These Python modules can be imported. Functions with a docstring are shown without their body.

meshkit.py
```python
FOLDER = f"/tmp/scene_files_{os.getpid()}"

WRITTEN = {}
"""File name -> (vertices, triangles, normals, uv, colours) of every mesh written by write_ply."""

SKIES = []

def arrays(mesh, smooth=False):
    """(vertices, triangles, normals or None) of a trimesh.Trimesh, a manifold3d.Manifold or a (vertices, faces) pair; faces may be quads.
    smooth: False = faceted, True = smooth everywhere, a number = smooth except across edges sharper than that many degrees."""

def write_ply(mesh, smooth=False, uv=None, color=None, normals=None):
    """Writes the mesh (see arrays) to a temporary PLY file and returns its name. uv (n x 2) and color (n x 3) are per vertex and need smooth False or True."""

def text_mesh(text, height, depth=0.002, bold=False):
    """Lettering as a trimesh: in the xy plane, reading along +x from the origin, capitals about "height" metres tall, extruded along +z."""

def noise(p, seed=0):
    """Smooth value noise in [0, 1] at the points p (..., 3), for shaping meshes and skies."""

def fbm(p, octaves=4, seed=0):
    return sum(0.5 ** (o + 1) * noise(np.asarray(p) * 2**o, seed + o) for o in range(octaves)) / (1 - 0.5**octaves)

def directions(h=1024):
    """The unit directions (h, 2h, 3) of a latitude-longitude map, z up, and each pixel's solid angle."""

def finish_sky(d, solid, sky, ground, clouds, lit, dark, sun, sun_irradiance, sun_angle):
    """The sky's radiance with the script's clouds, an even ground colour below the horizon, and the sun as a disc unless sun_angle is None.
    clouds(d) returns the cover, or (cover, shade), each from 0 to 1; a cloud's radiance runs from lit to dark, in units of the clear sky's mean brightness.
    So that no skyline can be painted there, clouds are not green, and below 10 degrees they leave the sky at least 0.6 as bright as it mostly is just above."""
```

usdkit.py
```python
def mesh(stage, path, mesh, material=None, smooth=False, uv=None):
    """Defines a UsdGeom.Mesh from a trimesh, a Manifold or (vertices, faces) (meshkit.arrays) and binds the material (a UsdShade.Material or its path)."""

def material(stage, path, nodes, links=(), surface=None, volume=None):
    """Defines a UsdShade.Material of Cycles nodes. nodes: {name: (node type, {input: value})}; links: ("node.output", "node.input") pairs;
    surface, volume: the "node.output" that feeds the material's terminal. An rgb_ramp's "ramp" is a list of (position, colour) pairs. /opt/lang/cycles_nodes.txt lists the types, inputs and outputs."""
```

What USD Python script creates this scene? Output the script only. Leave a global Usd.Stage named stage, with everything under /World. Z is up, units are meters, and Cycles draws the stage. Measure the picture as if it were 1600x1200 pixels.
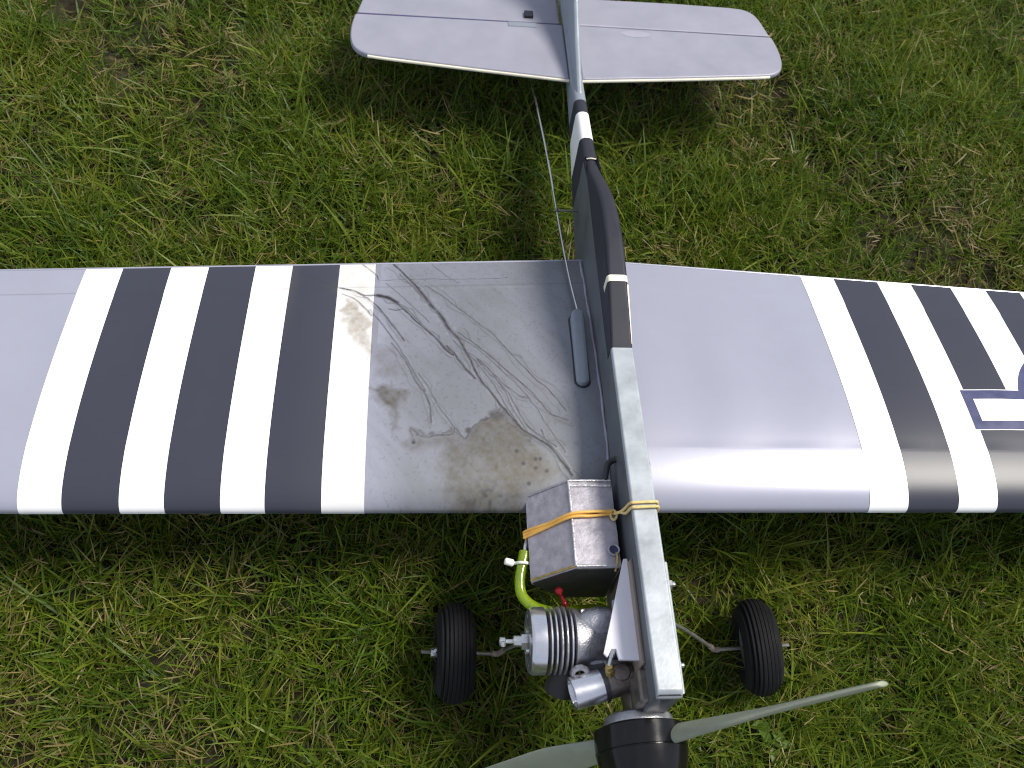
import math, random
import numpy as np, trimesh, usdkit, meshkit
from shapely.geometry import Polygon, Point, box as sbox
from shapely import affinity
from pxr import Usd, UsdGeom, UsdLux, UsdShade, Gf, Sdf, Vt

stage = Usd.Stage.CreateInMemory()
UsdGeom.SetStageUpAxis(stage, UsdGeom.Tokens.z)
UsdGeom.SetStageMetersPerUnit(stage, 1.0)
UsdGeom.Xform.Define(stage, '/World')
UsdGeom.Scope.Define(stage, '/World/Looks')

# ------------------------------------------------------------------ the aeroplane stands nose-up on its wheels and tail
PITCH = math.radians(8.41)
LIFT = 0.0931
_c, _s = math.cos(PITCH), math.sin(PITCH)
RX = np.array([[1, 0, 0], [0, _c, _s], [0, -_s, _c]])          # aeroplane frame -> world
def world(p): return np.asarray(p, float) @ RX.T + [0, 0, LIFT]
def set_pose(x, M3, t):
    m = Gf.Matrix4d(1)
    for i in range(3):
        for j in range(3): m[i, j] = float(M3[j, i])
    m.SetTranslateOnly(Gf.Vec3d(*map(float, t)))
    x.AddTransformOp().Set(m)

# ------------------------------------------------------------------ camera
EXPOSURE = 1.58
cam = UsdGeom.Camera.Define(stage, '/World/camera')
fwd = RX @ np.array([0.1071, 0.5502, -0.8281]); fwd /= np.linalg.norm(fwd)
up = RX @ np.array([-0.0139, 0.8337, 0.5521]); up -= fwd * (up @ fwd); up /= np.linalg.norm(up)
right = np.cross(fwd, up)
eye = world([-0.1245, -0.2286, 0.4829])
set_pose(cam, np.stack([right, up, -fwd], 1), eye)
cam.CreateHorizontalApertureAttr(36.0); cam.CreateVerticalApertureAttr(27.0)
cam.CreateFocalLengthAttr(36.0 * 1386 / 1600)
cam.CreateClippingRangeAttr(Gf.Vec2f(0.02, 1000))
cam.CreateFStopAttr(13.0); cam.CreateFocusDistanceAttr(0.56)
cam.CreateExposureAttr(EXPOSURE)

# ------------------------------------------------------------------ sky and hazy sun
sun = np.array([0.66, 0.20, 1.0]); sun /= np.linalg.norm(sun)
ELEV, ROT = math.asin(sun[2]), math.atan2(sun[0], sun[1])
dome = UsdLux.DomeLight.Define(stage, '/World/sky')
dome.GetPrim().SetCustomDataByKey('kind', 'structure')
skym = usdkit.material(stage, '/World/Looks/sky', {
    'sky': ('sky_texture', {'sky_type': 'single_scattering', 'sun_disc': False, 'sun_elevation': ELEV, 'sun_rotation': ROT}),
    'tc': ('texture_coordinate', {}),
    'n': ('noise_texture', {'scale': 2.2, 'detail': 6.0, 'roughness': 0.55}),
    'r': ('map_range', {'from_min': 0.35, 'from_max': 0.6, 'to_min': 0.45, 'to_max': 0.85, 'clamp': True}),
    'm': ('mix', {'color2': (4.0, 4.2, 4.8)}),
    'bg': ('background_shader', {'strength': 0.05})},
    [('tc.generated', 'n.vector'), ('n.fac', 'r.value'), ('r.result', 'm.fac'), ('sky.color', 'm.color1'), ('m.color', 'bg.color')], surface='bg.background')
UsdShade.MaterialBindingAPI.Apply(dome.GetPrim()).Bind(skym)
lamp = UsdLux.DistantLight.Define(stage, '/World/sun')
lamp.CreateIntensityAttr(0.4); lamp.CreateAngleAttr(19.0); lamp.CreateNormalizeAttr(True)
lamp.CreateColorAttr(Gf.Vec3f(1.0, 0.95, 0.86))
zc = sun; xc = np.cross([0, 1.0, 0], zc); xc /= np.linalg.norm(xc); yc = np.cross(zc, xc)
set_pose(lamp, np.stack([xc, yc, zc], 1), [0, 0, 5])

# ------------------------------------------------------------------ materials
def mat(name, nodes, links, surface='p.BSDF'):
    return usdkit.material(stage, '/World/Looks/' + name, nodes, links, surface=surface)

def paint(name, col, rough=0.35, metal=0.0, grain=0.12, scale=90, bump=0.0, bscale=400, coat=0.0, spec=0.5):
    """Plain finish with slight mottling of tone and gloss."""
    lo = [c * (1 - grain) for c in col]; hi = [min(1, c * (1 + grain)) for c in col]
    nodes = {'tc': ('texture_coordinate', {}),
             'n': ('noise_texture', {'scale': scale, 'detail': 5.0, 'roughness': 0.6}),
             'r': ('rgb_ramp', {'ramp': [(0.3, lo), (0.7, hi)]}),
             'g': ('map_range', {'from_min': 0.3, 'from_max': 0.7, 'to_min': rough * 0.8, 'to_max': min(1, rough * 1.25)}),
             'p': ('principled_bsdf', {'metallic': metal, 'coat_weight': coat, 'coat_roughness': 0.1, 'specular_ior_level': spec})}
    links = [('tc.object', 'n.vector'), ('n.fac', 'r.fac'), ('r.color', 'p.base_color'), ('n.fac', 'g.value'), ('g.result', 'p.roughness')]
    if bump:
        nodes['bn'] = ('noise_texture', {'scale': bscale, 'detail': 4.0})
        nodes['b'] = ('bump', {'strength': bump, 'distance': 0.001})
        links += [('tc.object', 'bn.vector'), ('bn.fac', 'b.height'), ('b.normal', 'p.normal')]
    return mat(name, nodes, links)

def grimed(name, col, rough, metal, spec=0.5, tan=(0.105, 0.096, 0.078)):
    """Painted film with the oil, sooty and castor stains carried by the primvars 'oil' and 'tan'."""
    nodes = {'tc': ('texture_coordinate', {}),
        'n': ('noise_texture', {'scale': 25, 'detail': 9.0, 'roughness': 0.75}),
        'r': ('rgb_ramp', {'ramp': [(0.3, [c * 0.965 for c in col]), (0.7, [min(1, c * 1.03) for c in col])]}),
        'oil': ('attribute', {'attribute': 'oil'}), 'tan': ('attribute', {'attribute': 'tan'}), 'dull': ('attribute', {'attribute': 'dull'}),
        'm0': ('mix', {'color2': (0.165, 0.175, 0.19)}),
        'm1': ('mix', {'color2': tan}),
        'm2': ('mix', {'color2': (0.035, 0.033, 0.035)}),
        'g': ('math', {'math_type': 'multiply_add', 'value2': 0.12, 'value3': rough}),
        'fn': ('noise_texture', {'scale': 900, 'detail': 3.0}),
        'b': ('bump', {'strength': 0.03, 'distance': 0.0006}),
        'p': ('principled_bsdf', {'metallic': metal, 'specular_ior_level': spec})}
    links = [('tc.object', 'n.vector'), ('n.fac', 'r.fac'), ('r.color', 'm0.color1'), ('dull.fac', 'm0.fac'), ('m0.color', 'm1.color1'), ('tan.fac', 'm1.fac'),
             ('m1.color', 'm2.color1'), ('oil.fac', 'm2.fac'), ('m2.color', 'p.base_color'), ('dull.fac', 'g.value1'), ('g.value', 'p.roughness'),
             ('tc.object', 'fn.vector'), ('fn.fac', 'b.height'), ('b.normal', 'p.normal')]
    return mat(name, nodes, links)

M = {}
SILVER = (0.345, 0.35, 0.425)
M['wing'] = grimed('silver_wing_film', SILVER, 0.30, 0.25)
M['white'] = grimed('white_stripe_film', (0.83, 0.83, 0.83), 0.38, 0.0, tan=(0.21, 0.165, 0.105))
M['black'] = grimed('black_stripe_film', (0.036, 0.038, 0.054), 0.36, 0.0, 0.35)
M['navy'] = paint('insignia_blue', (0.05, 0.055, 0.13), 0.35)
M['plainwhite'] = paint('white_paint', (0.8, 0.8, 0.78), 0.4, grain=0.05)
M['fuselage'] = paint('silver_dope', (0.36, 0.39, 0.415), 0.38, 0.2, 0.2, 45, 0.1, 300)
M['side'] = paint('oily_silver_dope', (0.085, 0.092, 0.10), 0.42, 0.2, 0.3, 35, 0.2, 200)  # silver darkened to carry the shade on the body sides, plus oily dirt
M['canopy'] = paint('charcoal_paint', (0.027, 0.028, 0.038), 0.5, 0.0, 0.15, 60, spec=0.2)
M['tail'] = paint('tail_grey_film', (0.285, 0.285, 0.34), 0.4, 0.15, 0.07, 30)
M['finpaint'] = paint('slate_fin_film', (0.24, 0.27, 0.31), 0.38, 0.15, 0.12, 40)
M['patch'] = paint('touch_up_paint', (0.305, 0.30, 0.36), 0.5, 0.0, 0.06, 60)
M['cream'] = paint('cream_edge', (0.72, 0.68, 0.54), 0.5, 0.0, 0.08)
M['gap'] = paint('dark_hinge_gap', (0.05, 0.05, 0.12), 0.8)
M['tin'] = paint('solder_tinned_sheet', (0.37, 0.35, 0.39), 0.45, 0.45, 0.22, 160, 0.3, 300)
M['soot'] = paint('oil_blackened_tin', (0.03, 0.028, 0.027), 0.5, 0.2, 0.3, 120, 0.2, 300)  # near-black: shade put into the tank front and fin gaps; exhaust metal too
M['solder'] = paint('bright_solder', (0.62, 0.60, 0.60), 0.35, 0.8, 0.25, 300, 0.3, 700)
M['brass'] = paint('brass_and_flux', (0.42, 0.31, 0.11), 0.4, 0.7, 0.3, 300)
M['alloy'] = paint('cast_alloy', (0.40, 0.40, 0.43), 0.42, 0.85, 0.2, 160, 0.35, 900)
M['turned'] = paint('turned_alloy', (0.68, 0.68, 0.72), 0.24, 0.95, 0.06, 90)
M['darkalloy'] = paint('oil_browned_alloy', (0.20, 0.175, 0.155), 0.35, 0.85, 0.3, 120, 0.2, 900)
M['steel'] = paint('bright_steel', (0.62, 0.62, 0.62), 0.22, 0.95, 0.1, 200)
M['wire'] = paint('piano_wire', (0.23, 0.22, 0.20), 0.4, 0.7, 0.2, 200)
M['plate'] = paint('pale_anodised_plate', (0.80, 0.78, 0.84), 0.5, 0.0, 0.05, 60)
M['ply'] = paint('oil_soaked_plywood', (0.24, 0.19, 0.16), 0.55, 0.0, 0.25, 60, 0.2, 300)
M['spinner'] = paint('black_spinner_plastic', (0.006, 0.0055, 0.006), 0.16, 0.0, 0.2, 80, spec=0.35)
M['prop'] = paint('grey_nylon', (0.30, 0.32, 0.24), 0.45, 0.0, 0.08, 90, 0.1, 600)
M['rubber'] = paint('black_rubber', (0.006, 0.006, 0.007), 0.75, 0.0, 0.3, 120, 0.2, 900, spec=0.25)
M['hub'] = paint('dull_hub_nylon', (0.10, 0.11, 0.10), 0.5)
M['cord'] = paint('hose_black', (0.03, 0.03, 0.035), 0.45)
M['band'] = paint('tan_rubber_band', (0.72, 0.40, 0.085), 0.42, 0.0, 0.12, 300)
M['bandpale'] = paint('pale_rubber_band', (0.66, 0.50, 0.20), 0.45, 0.0, 0.15, 300)
M['red'] = paint('red_anodised', (0.25, 0.012, 0.018), 0.28, 0.5)
M['clip'] = paint('white_nylon_clip', (0.72, 0.72, 0.66), 0.4)
M['tube'] = mat('green_fuel_tube', {
    'tc': ('texture_coordinate', {}), 'n': ('noise_texture', {'scale': 120.0, 'detail': 3.0}),
    'r': ('rgb_ramp', {'ramp': [(0.3, (0.12, 0.20, 0.003)), (0.7, (0.20, 0.29, 0.006))]}),
    'p': ('principled_bsdf', {'roughness': 0.16, 'subsurface_weight': 0.5, 'subsurface_scale': 0.004, 'subsurface_radius': (1.0, 1.0, 0.2), 'coat_weight': 0.5})},
    [('tc.object', 'n.vector'), ('n.fac', 'r.fac'), ('r.color', 'p.base_color')])

def blade_mat(name, ramp, trans=0.4, rough=0.45):
    return mat(name, {
        'oi': ('object_info', {}), 'geo': ('geometry', {}),
        'n': ('noise_texture', {'scale': 9.0, 'detail': 4.0}),
        'a': ('math', {'math_type': 'multiply_add', 'value2': 0.42, 'value3': -0.02}),
        'b': ('math', {'math_type': 'multiply_add', 'value2': 0.32}),
        'c': ('math', {'math_type': 'multiply_add', 'value2': 0.5}),
        'r': ('rgb_ramp', {'ramp': ramp}),
        'p': ('principled_bsdf', {'roughness': rough, 'specular_ior_level': 0.35}),
        't': ('translucent_bsdf', {}), 'm': ('mix_closure', {'fac': trans})},
        [('geo.position', 'n.vector'), ('oi.random', 'a.value1'), ('geo.random_per_island', 'b.value1'), ('a.value', 'b.value3'),
         ('n.fac', 'c.value1'), ('b.value', 'c.value3'), ('c.value', 'r.fac'),
         ('r.color', 'p.base_color'), ('r.color', 't.color'), ('p.BSDF', 'm.closure1'), ('t.BSDF', 'm.closure2')], surface='m.closure')
M['grass'] = blade_mat('grass_blade', [(0.0, (0.020, 0.054, 0.004)), (0.28, (0.066, 0.120, 0.007)), (0.52, (0.132, 0.185, 0.013)), (0.76, (0.220, 0.225, 0.028)), (1.0, (0.37, 0.30, 0.09))])
M['straw'] = blade_mat('dead_grass_blade', [(0.0, (0.06, 0.045, 0.016)), (0.45, (0.16, 0.125, 0.04)), (0.75, (0.30, 0.23, 0.085)), (1.0, (0.52, 0.42, 0.19))], 0.2, 0.5)
M['leaf'] = blade_mat('weed_leaf', [(0.0, (0.05, 0.11, 0.010)), (0.6, (0.11, 0.17, 0.018)), (1.0, (0.28, 0.25, 0.03))], 0.35)
M['soil'] = mat('turf_soil', {
    'geo': ('geometry', {}), 'n': ('noise_texture', {'scale': 14.0, 'detail': 8.0, 'roughness': 0.65}), 'f': ('noise_texture', {'scale': 240.0, 'detail': 6.0, 'roughness': 0.7}),
    'r': ('rgb_ramp', {'ramp': [(0.3, (0.012, 0.013, 0.005)), (0.5, (0.028, 0.024, 0.013)), (0.72, (0.075, 0.063, 0.048))]}),
    'b': ('bump', {'strength': 0.8, 'distance': 0.004}), 'p': ('principled_bsdf', {'roughness': 0.9, 'specular_ior_level': 0.2})},
    [('geo.position', 'n.vector'), ('geo.position', 'f.vector'), ('n.fac', 'r.fac'), ('r.color', 'p.base_color'), ('f.fac', 'b.height'), ('b.normal', 'p.normal')])

# ------------------------------------------------------------------ scene helpers
used = {}
def numbered(path):
    k = used.get(path, 0); used[path] = k + 1
    return path if k == 0 else f'{path}_{k:03d}'
def data(prim, **kw):
    for k, v in kw.items(): prim.SetCustomDataByKey(k, v)
def thing(name, label, category, aeroplane_frame=True, **kw):
    x = UsdGeom.Xform.Define(stage, numbered('/World/' + name))
    if aeroplane_frame: set_pose(x, RX, [0, 0, LIFT])
    data(x.GetPrim(), label=label, category=category, **kw)
    return x.GetPrim()
def part(name, mesh, m, parent, smooth=35, label=None, prim=None):
    path = numbered(f'{parent.GetPath() if not isinstance(parent, str) else parent}/{name}')
    g = usdkit.mesh(stage, path, mesh, M[m], smooth=smooth)
    if label: g.GetPrim().SetCustomDataByKey('label', label)
    for k, v in (prim or {}).items():
        UsdGeom.PrimvarsAPI(g).CreatePrimvar(k, Sdf.ValueTypeNames.FloatArray, 'vertex').Set(Vt.FloatArray.FromNumpy(np.asarray(v, np.float32)))
    return g.GetPrim()
cat = trimesh.util.concatenate
def grid_faces(nu, nv, flip=False):
    i, j = np.meshgrid(np.arange(nu - 1), np.arange(nv - 1), indexing='ij')
    a, b, c, d = i * nv + j, (i + 1) * nv + j, (i + 1) * nv + j + 1, i * nv + j + 1
    f = np.concatenate([np.stack([a, b, c], -1).reshape(-1, 3), np.stack([a, c, d], -1).reshape(-1, 3)])
    return f[:, ::-1] if flip else f
def smooth_path(pts, n=8):
    p = np.asarray(pts, float); q = np.vstack([2 * p[0] - p[1], p, 2 * p[-1] - p[-2]]); out = []
    for k in range(len(p) - 1):
        a, b, c, d = q[k:k + 4]
        for t in np.linspace(0, 1, n, endpoint=False):
            out.append(0.5 * (2 * b + (c - a) * t + (2 * a - 5 * b + 4 * c - d) * t * t + (3 * b - a - 3 * c + d) * t ** 3))
    return np.array(out + [p[-1]])
def tube(pts, r, sides=12, n=8, smooth=True, closed=False):
    p = smooth_path(pts, n) if smooth else np.asarray(pts, float)
    t = np.gradient(p, axis=0); t /= np.linalg.norm(t, axis=1, keepdims=True) + 1e-12
    a0 = np.cross(t[0], [0, 0, 1.0] if abs(t[0][2]) < 0.9 else [1.0, 0, 0]); a0 /= np.linalg.norm(a0); A = []
    for k in range(len(p)):
        a0 = a0 - t[k] * (a0 @ t[k]); a0 /= np.linalg.norm(a0); A.append(a0)
    A = np.array(A); B = np.cross(t, A); ang = np.arange(sides) * 2 * np.pi / sides
    rr = np.broadcast_to(np.asarray(r, float), (len(p),)) if np.ndim(r) < 1 or len(np.atleast_1d(r)) == len(p) else np.interp(np.linspace(0, 1, len(p)), np.linspace(0, 1, len(r)), r)
    v = p[:, None] + rr[:, None, None] * (np.cos(ang)[None, :, None] * A[:, None] + np.sin(ang)[None, :, None] * B[:, None])
    n_ = len(p); i, j = np.meshgrid(np.arange(n_ - 1), np.arange(sides), indexing='ij'); k2 = (j + 1) % sides
    q = np.stack([i * sides + j, i * sides + k2, (i + 1) * sides + k2, (i + 1) * sides + j], -1).reshape(-1, 4)
    f = np.vstack([q[:, [0, 1, 2]], q[:, [0, 2, 3]]]); V = v.reshape(-1, 3)
    V = np.vstack([V, p[0], p[-1]]); s = np.arange(sides); e = (s + 1) % sides; L = (n_ - 1) * sides
    f = np.vstack([f, np.stack([np.full(sides, len(V) - 2), e, s], 1), np.stack([np.full(sides, len(V) - 1), L + s, L + e], 1)])
    return trimesh.Trimesh(V, f, process=False)
def lathe(profile, origin, axis, sides=48):
    """Profile of (distance along the axis, radius) turned about the axis through origin."""
    w = np.asarray(axis, float); w /= np.linalg.norm(w)
    a = np.cross(w, [0, 0, 1.0] if abs(w[2]) < 0.9 else [1.0, 0, 0]); a /= np.linalg.norm(a); b = np.cross(w, a)
    pr = np.asarray(profile, float); ang = np.arange(sides) * 2 * np.pi / sides
    v = np.asarray(origin, float) + pr[:, None, 0:1] * w + pr[:, None, 1:2] * (np.cos(ang)[None, :, None] * a + np.sin(ang)[None, :, None] * b)
    i, j = np.meshgrid(np.arange(len(pr) - 1), np.arange(sides), indexing='ij'); k2 = (j + 1) % sides
    q = np.stack([i * sides + j, i * sides + k2, (i + 1) * sides + k2, (i + 1) * sides + j], -1).reshape(-1, 4)
    m = trimesh.Trimesh(v.reshape(-1, 3), np.vstack([q[:, [0, 1, 2]], q[:, [0, 2, 3]]]), process=False)
    m.merge_vertices(); m.update_faces(m.nondegenerate_faces()); m.fix_normals()
    return m
def rod(a, b, r, sides=20, ch=0.15):
    a, b = np.asarray(a, float), np.asarray(b, float); L = np.linalg.norm(b - a); c = min(r * ch, L / 4)
    return lathe([(0, 0), (0, r - c), (c, r), (L - c, r), (L, r - c), (L, 0)], a, b - a, sides)
def rbox(lo, hi, ch=0.0006):
    """Box with chamfered edges."""
    lo, hi = np.asarray(lo, float), np.asarray(hi, float); pts = []
    for k in range(3):
        for s in np.ndindex(2, 2, 2):
            p = np.where(np.array(s) > 0, hi, lo).astype(float); sg = np.where(np.array(s) > 0, -1, 1)
            q = p + sg * ch; q[k] = p[k]; pts.append(q)
    return trimesh.convex.convex_hull(np.array(pts))
def prism(poly, lo, hi, axis=2, ch=0.0):
    """Polygon (2-D points) extruded along axis from lo to hi."""
    g = poly if isinstance(poly, Polygon) else Polygon(poly)
    if ch:
        from manifold3d import Manifold, CrossSection
        p = np.array(g.exterior.coords)[:-1]; pi = np.array(g.buffer(-ch, join_style=2).exterior.coords)[:-1]
        m = trimesh.convex.convex_hull(np.vstack([np.c_[pi, np.full(len(pi), lo)], np.c_[p, np.full(len(p), lo + ch)], np.c_[p, np.full(len(p), hi - ch)], np.c_[pi, np.full(len(pi), hi)]]))
    else:
        m = trimesh.creation.extrude_polygon(g, hi - lo, engine='earcut'); m.apply_translation([0, 0, lo])
    v = m.vertices.copy()
    if axis == 0: v = v[:, [2, 0, 1]]
    if axis == 1: v = v[:, [0, 2, 1]]
    m = trimesh.Trimesh(v, m.faces, process=False); m.fix_normals()
    return m

# ------------------------------------------------------------------ ground: one sheet out to the horizon
def ground_z(x, y):
    p = np.stack([np.asarray(x) * 6.0, np.asarray(y) * 6.0, np.zeros_like(x)], -1)
    q = np.stack([np.asarray(x) * 26.0, np.asarray(y) * 26.0, np.zeros_like(x) + 3.3], -1)
    near = np.clip(1.5 - np.hypot(x, y - 0.3) / 4, 0, 1)
    return ((meshkit.fbm(p, 3, 5) - 0.5) * 0.022 + (meshkit.fbm(q, 2, 9) - 0.5) * 0.012) * near - 0.008
ax = np.unique(np.concatenate([-np.geomspace(1.6, 300, 24), np.linspace(-1.6, 1.6, 260), np.geomspace(1.6, 300, 24)]))
gx, gy = np.meshgrid(ax, ax + 0.4, indexing='ij')
gv = np.stack([gx, gy, ground_z(gx, gy)], -1).reshape(-1, 3)
data(usdkit.mesh(stage, '/World/ground', (gv, grid_faces(len(ax), len(ax))), M['soil'], smooth=True).GetPrim(), kind='structure', label='dark soil and thatch showing between the grass blades', category='ground')

# ------------------------------------------------------------------ grass
def blade(rng, length, width, tilt, az, curl, base=(0, 0), segs=4):
    t = np.linspace(0, 1, segs + 1); ang = tilt + curl * t
    dl = length / segs; h = np.concatenate([[0], np.cumsum(np.sin(ang[:-1]) * dl)]); z = np.concatenate([[0], np.cumsum(np.cos(ang[:-1]) * dl)])
    z = np.maximum(z, 0.001 + 0.002 * rng.random())
    d = np.array([math.cos(az), math.sin(az)]); s = np.array([-d[1], d[0]]); tw = rng.normal(0, 0.5)
    w = width * 0.5 * np.clip(np.minimum(0.65 + 1.2 * t, (1 - t) ** 0.6 * 1.25 + 0.05), 0.04, 1)
    c = np.stack([base[0] + d[0] * h, base[1] + d[1] * h, z], 1)
    side = np.stack([s[0] * math.cos(tw) * np.ones_like(t), s[1] * math.cos(tw) * np.ones_like(t), math.sin(tw) * np.ones_like(t)], 1)
    v = np.stack([c - side * w[:, None], c + side * w[:, None]], 1).reshape(-1, 3); v[:, 2] = np.maximum(v[:, 2], 0.0004)
    f = []
    for k in range(segs):
        a = 2 * k; f += [[a, a + 1, a + 3], [a, a + 3, a + 2]]
    return v, np.array(f)
def tuft(rng, n, lens, widths, tilts, spread, curls):
    V, F, o = [], [], 0
    main = rng.uniform(0, 2 * np.pi)
    for _ in range(n):
        r, a = spread * math.sqrt(rng.random()), rng.uniform(0, 2 * np.pi)
        az = a + rng.normal(0, 1.0) if rng.random() < 0.6 else main + rng.normal(0, 0.7)
        v, f = blade(rng, rng.uniform(*lens), rng.uniform(*widths), rng.uniform(*tilts), az, rng.uniform(*curls), (r * math.cos(a), r * math.sin(a)))
        V.append(v); F.append(f + o); o += len(v)
    return np.vstack(V), np.vstack(F)
def scatter(name, label, category, m, protos, pts, scales, rng, tiltmax):
    pi = UsdGeom.PointInstancer.Define(stage, '/World/' + name)
    data(pi.GetPrim(), kind='stuff', label=label, category=category)
    rel = pi.CreatePrototypesRel()
    for k, (v, f) in enumerate(protos):
        path = f'/World/{name}/tuft' + (f'_{k:03d}' if k else '')
        usdkit.mesh(stage, path, (v, f), M[m], smooth=True); rel.AddTarget(path)
    n = len(pts); yaw = rng.uniform(0, 2 * np.pi, n); tx = rng.normal(0, tiltmax, (n, 2))
    cz, sz = np.cos(yaw / 2), np.sin(yaw / 2)
    qx, qy = np.sin(tx[:, 0] / 2), np.sin(tx[:, 1] / 2); qw = np.sqrt(np.clip(1 - qx ** 2 - qy ** 2, 0, 1))
    q = np.stack([qw * cz, qx * cz + qy * sz, qy * cz - qx * sz, qw * sz], 1)
    pi.CreatePositionsAttr(Vt.Vec3fArray.FromNumpy(pts.astype(np.float32)))
    pi.CreateOrientationsAttr(Vt.QuathArray([Gf.Quath(*map(float, r)) for r in q]))
    pi.CreateScalesAttr(Vt.Vec3fArray.FromNumpy(np.repeat(scales[:, None], 3, 1).astype(np.float32)))
    pi.CreateProtoIndicesAttr(Vt.IntArray.FromNumpy(rng.integers(0, len(protos), n).astype(np.int32)))
rng = np.random.default_rng(11)
def seeds(n, lo, hi, keep, seed):
    r = np.random.default_rng(seed); x, y = r.uniform(lo[0], hi[0], n), r.uniform(lo[1], hi[1], n)
    k = r.random(n) < keep(x, y); x, y = x[k], y[k]
    return np.stack([x, y, ground_z(x, y)], 1)
def bare(x, y):
    """Thin and bare places in the turf."""
    return meshkit.fbm(np.stack([x * 9, y * 9, np.zeros_like(x) + 7.7], -1), 3, 21)
green_protos = [tuft(rng, 15, (0.014, 0.036), (0.0008, 0.0016), (0.30, 1.20), 0.011, (0.0, 1.0)) for _ in range(10)]
straw_protos = [tuft(rng, 9, (0.007, 0.022), (0.0005, 0.0010), (0.95, 1.55), 0.014, (-0.4, 0.6)) for _ in range(8)]
long_protos = [tuft(rng, 4, (0.032, 0.062), (0.0011, 0.0021), (0.55, 1.25), 0.010, (0.0, 0.9)) for _ in range(8)]
LO, HI = (-1.3, -0.75), (1.3, 1.5)
core = lambda x, y: np.where((np.abs(x) < 0.66) & (y > -0.30) & (y < 0.80), 1, 0.30)
P = seeds(74000, LO, HI, lambda x, y: np.clip(2.5 - 3.4 * bare(x, y), 0.22, 1) * core(x, y), 1)
scatter('grass', 'short green grass covering the ground under and around the model plane', 'grass', 'grass', green_protos, P, rng.uniform(0.7, 1.25, len(P)), rng, 0.16)
P = seeds(44000, LO, HI, lambda x, y: np.clip(-0.35 + 1.5 * bare(x, y), 0.08, 1) * core(x, y), 2)
P[:, 2] += rng.uniform(0.001, 0.014, len(P))
scatter('dead_grass', 'straw coloured dead blades lying among the green grass', 'dead grass', 'straw', straw_protos, P, rng.uniform(0.7, 1.3, len(P)), rng, 0.25)
P = seeds(15000, LO, HI, lambda x, y: np.clip(2.3 - 3.8 * bare(x, y), 0.03, 1) * core(x, y), 3)
scatter('long_grass', 'longer green blades standing out of the short turf', 'grass', 'grass', long_protos, P, rng.uniform(0.6, 1.1, len(P)), rng, 0.12)

# ------------------------------------------------------------------ wing surface
def chord(x): return 0.2 - 0.06 * np.abs(x)
def half_thick(t):
    t = np.clip(t, 0, 1)
    return 0.81 * (0.2969 * np.sqrt(t) - 0.126 * t - 0.3516 * t * t + 0.2843 * t ** 3 - 0.1015 * t ** 4)
def top_z(x, y):
    """Upper wing surface, with film sagging between the ribs behind the sheeted leading edge."""
    x, y = np.asarray(x, float), np.asarray(y, float); c = chord(x); t = np.clip(y / c, 0, 1)
    tip = np.sqrt(np.clip(1 - np.clip((np.abs(x) - 0.50) / 0.045, 0, 1) ** 2, 0.0, 1))
    z = c * half_thick(t) * tip + 0.0018 * t
    open_bay = np.clip((y - 0.0350) / 0.0060, 0, 1) * np.clip((c - 0.026 - y) / 0.002, 0, 1)
    rib = 0.5 - 0.5 * np.cos(2 * np.pi * (np.abs(x) - 0.02) / 0.062)
    return z - open_bay * (0.00018 + 0.0009 * rib * np.sin(np.pi * np.clip((y - 0.037) / (c - 0.063), 0, 1)) ** 0.5)

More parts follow.
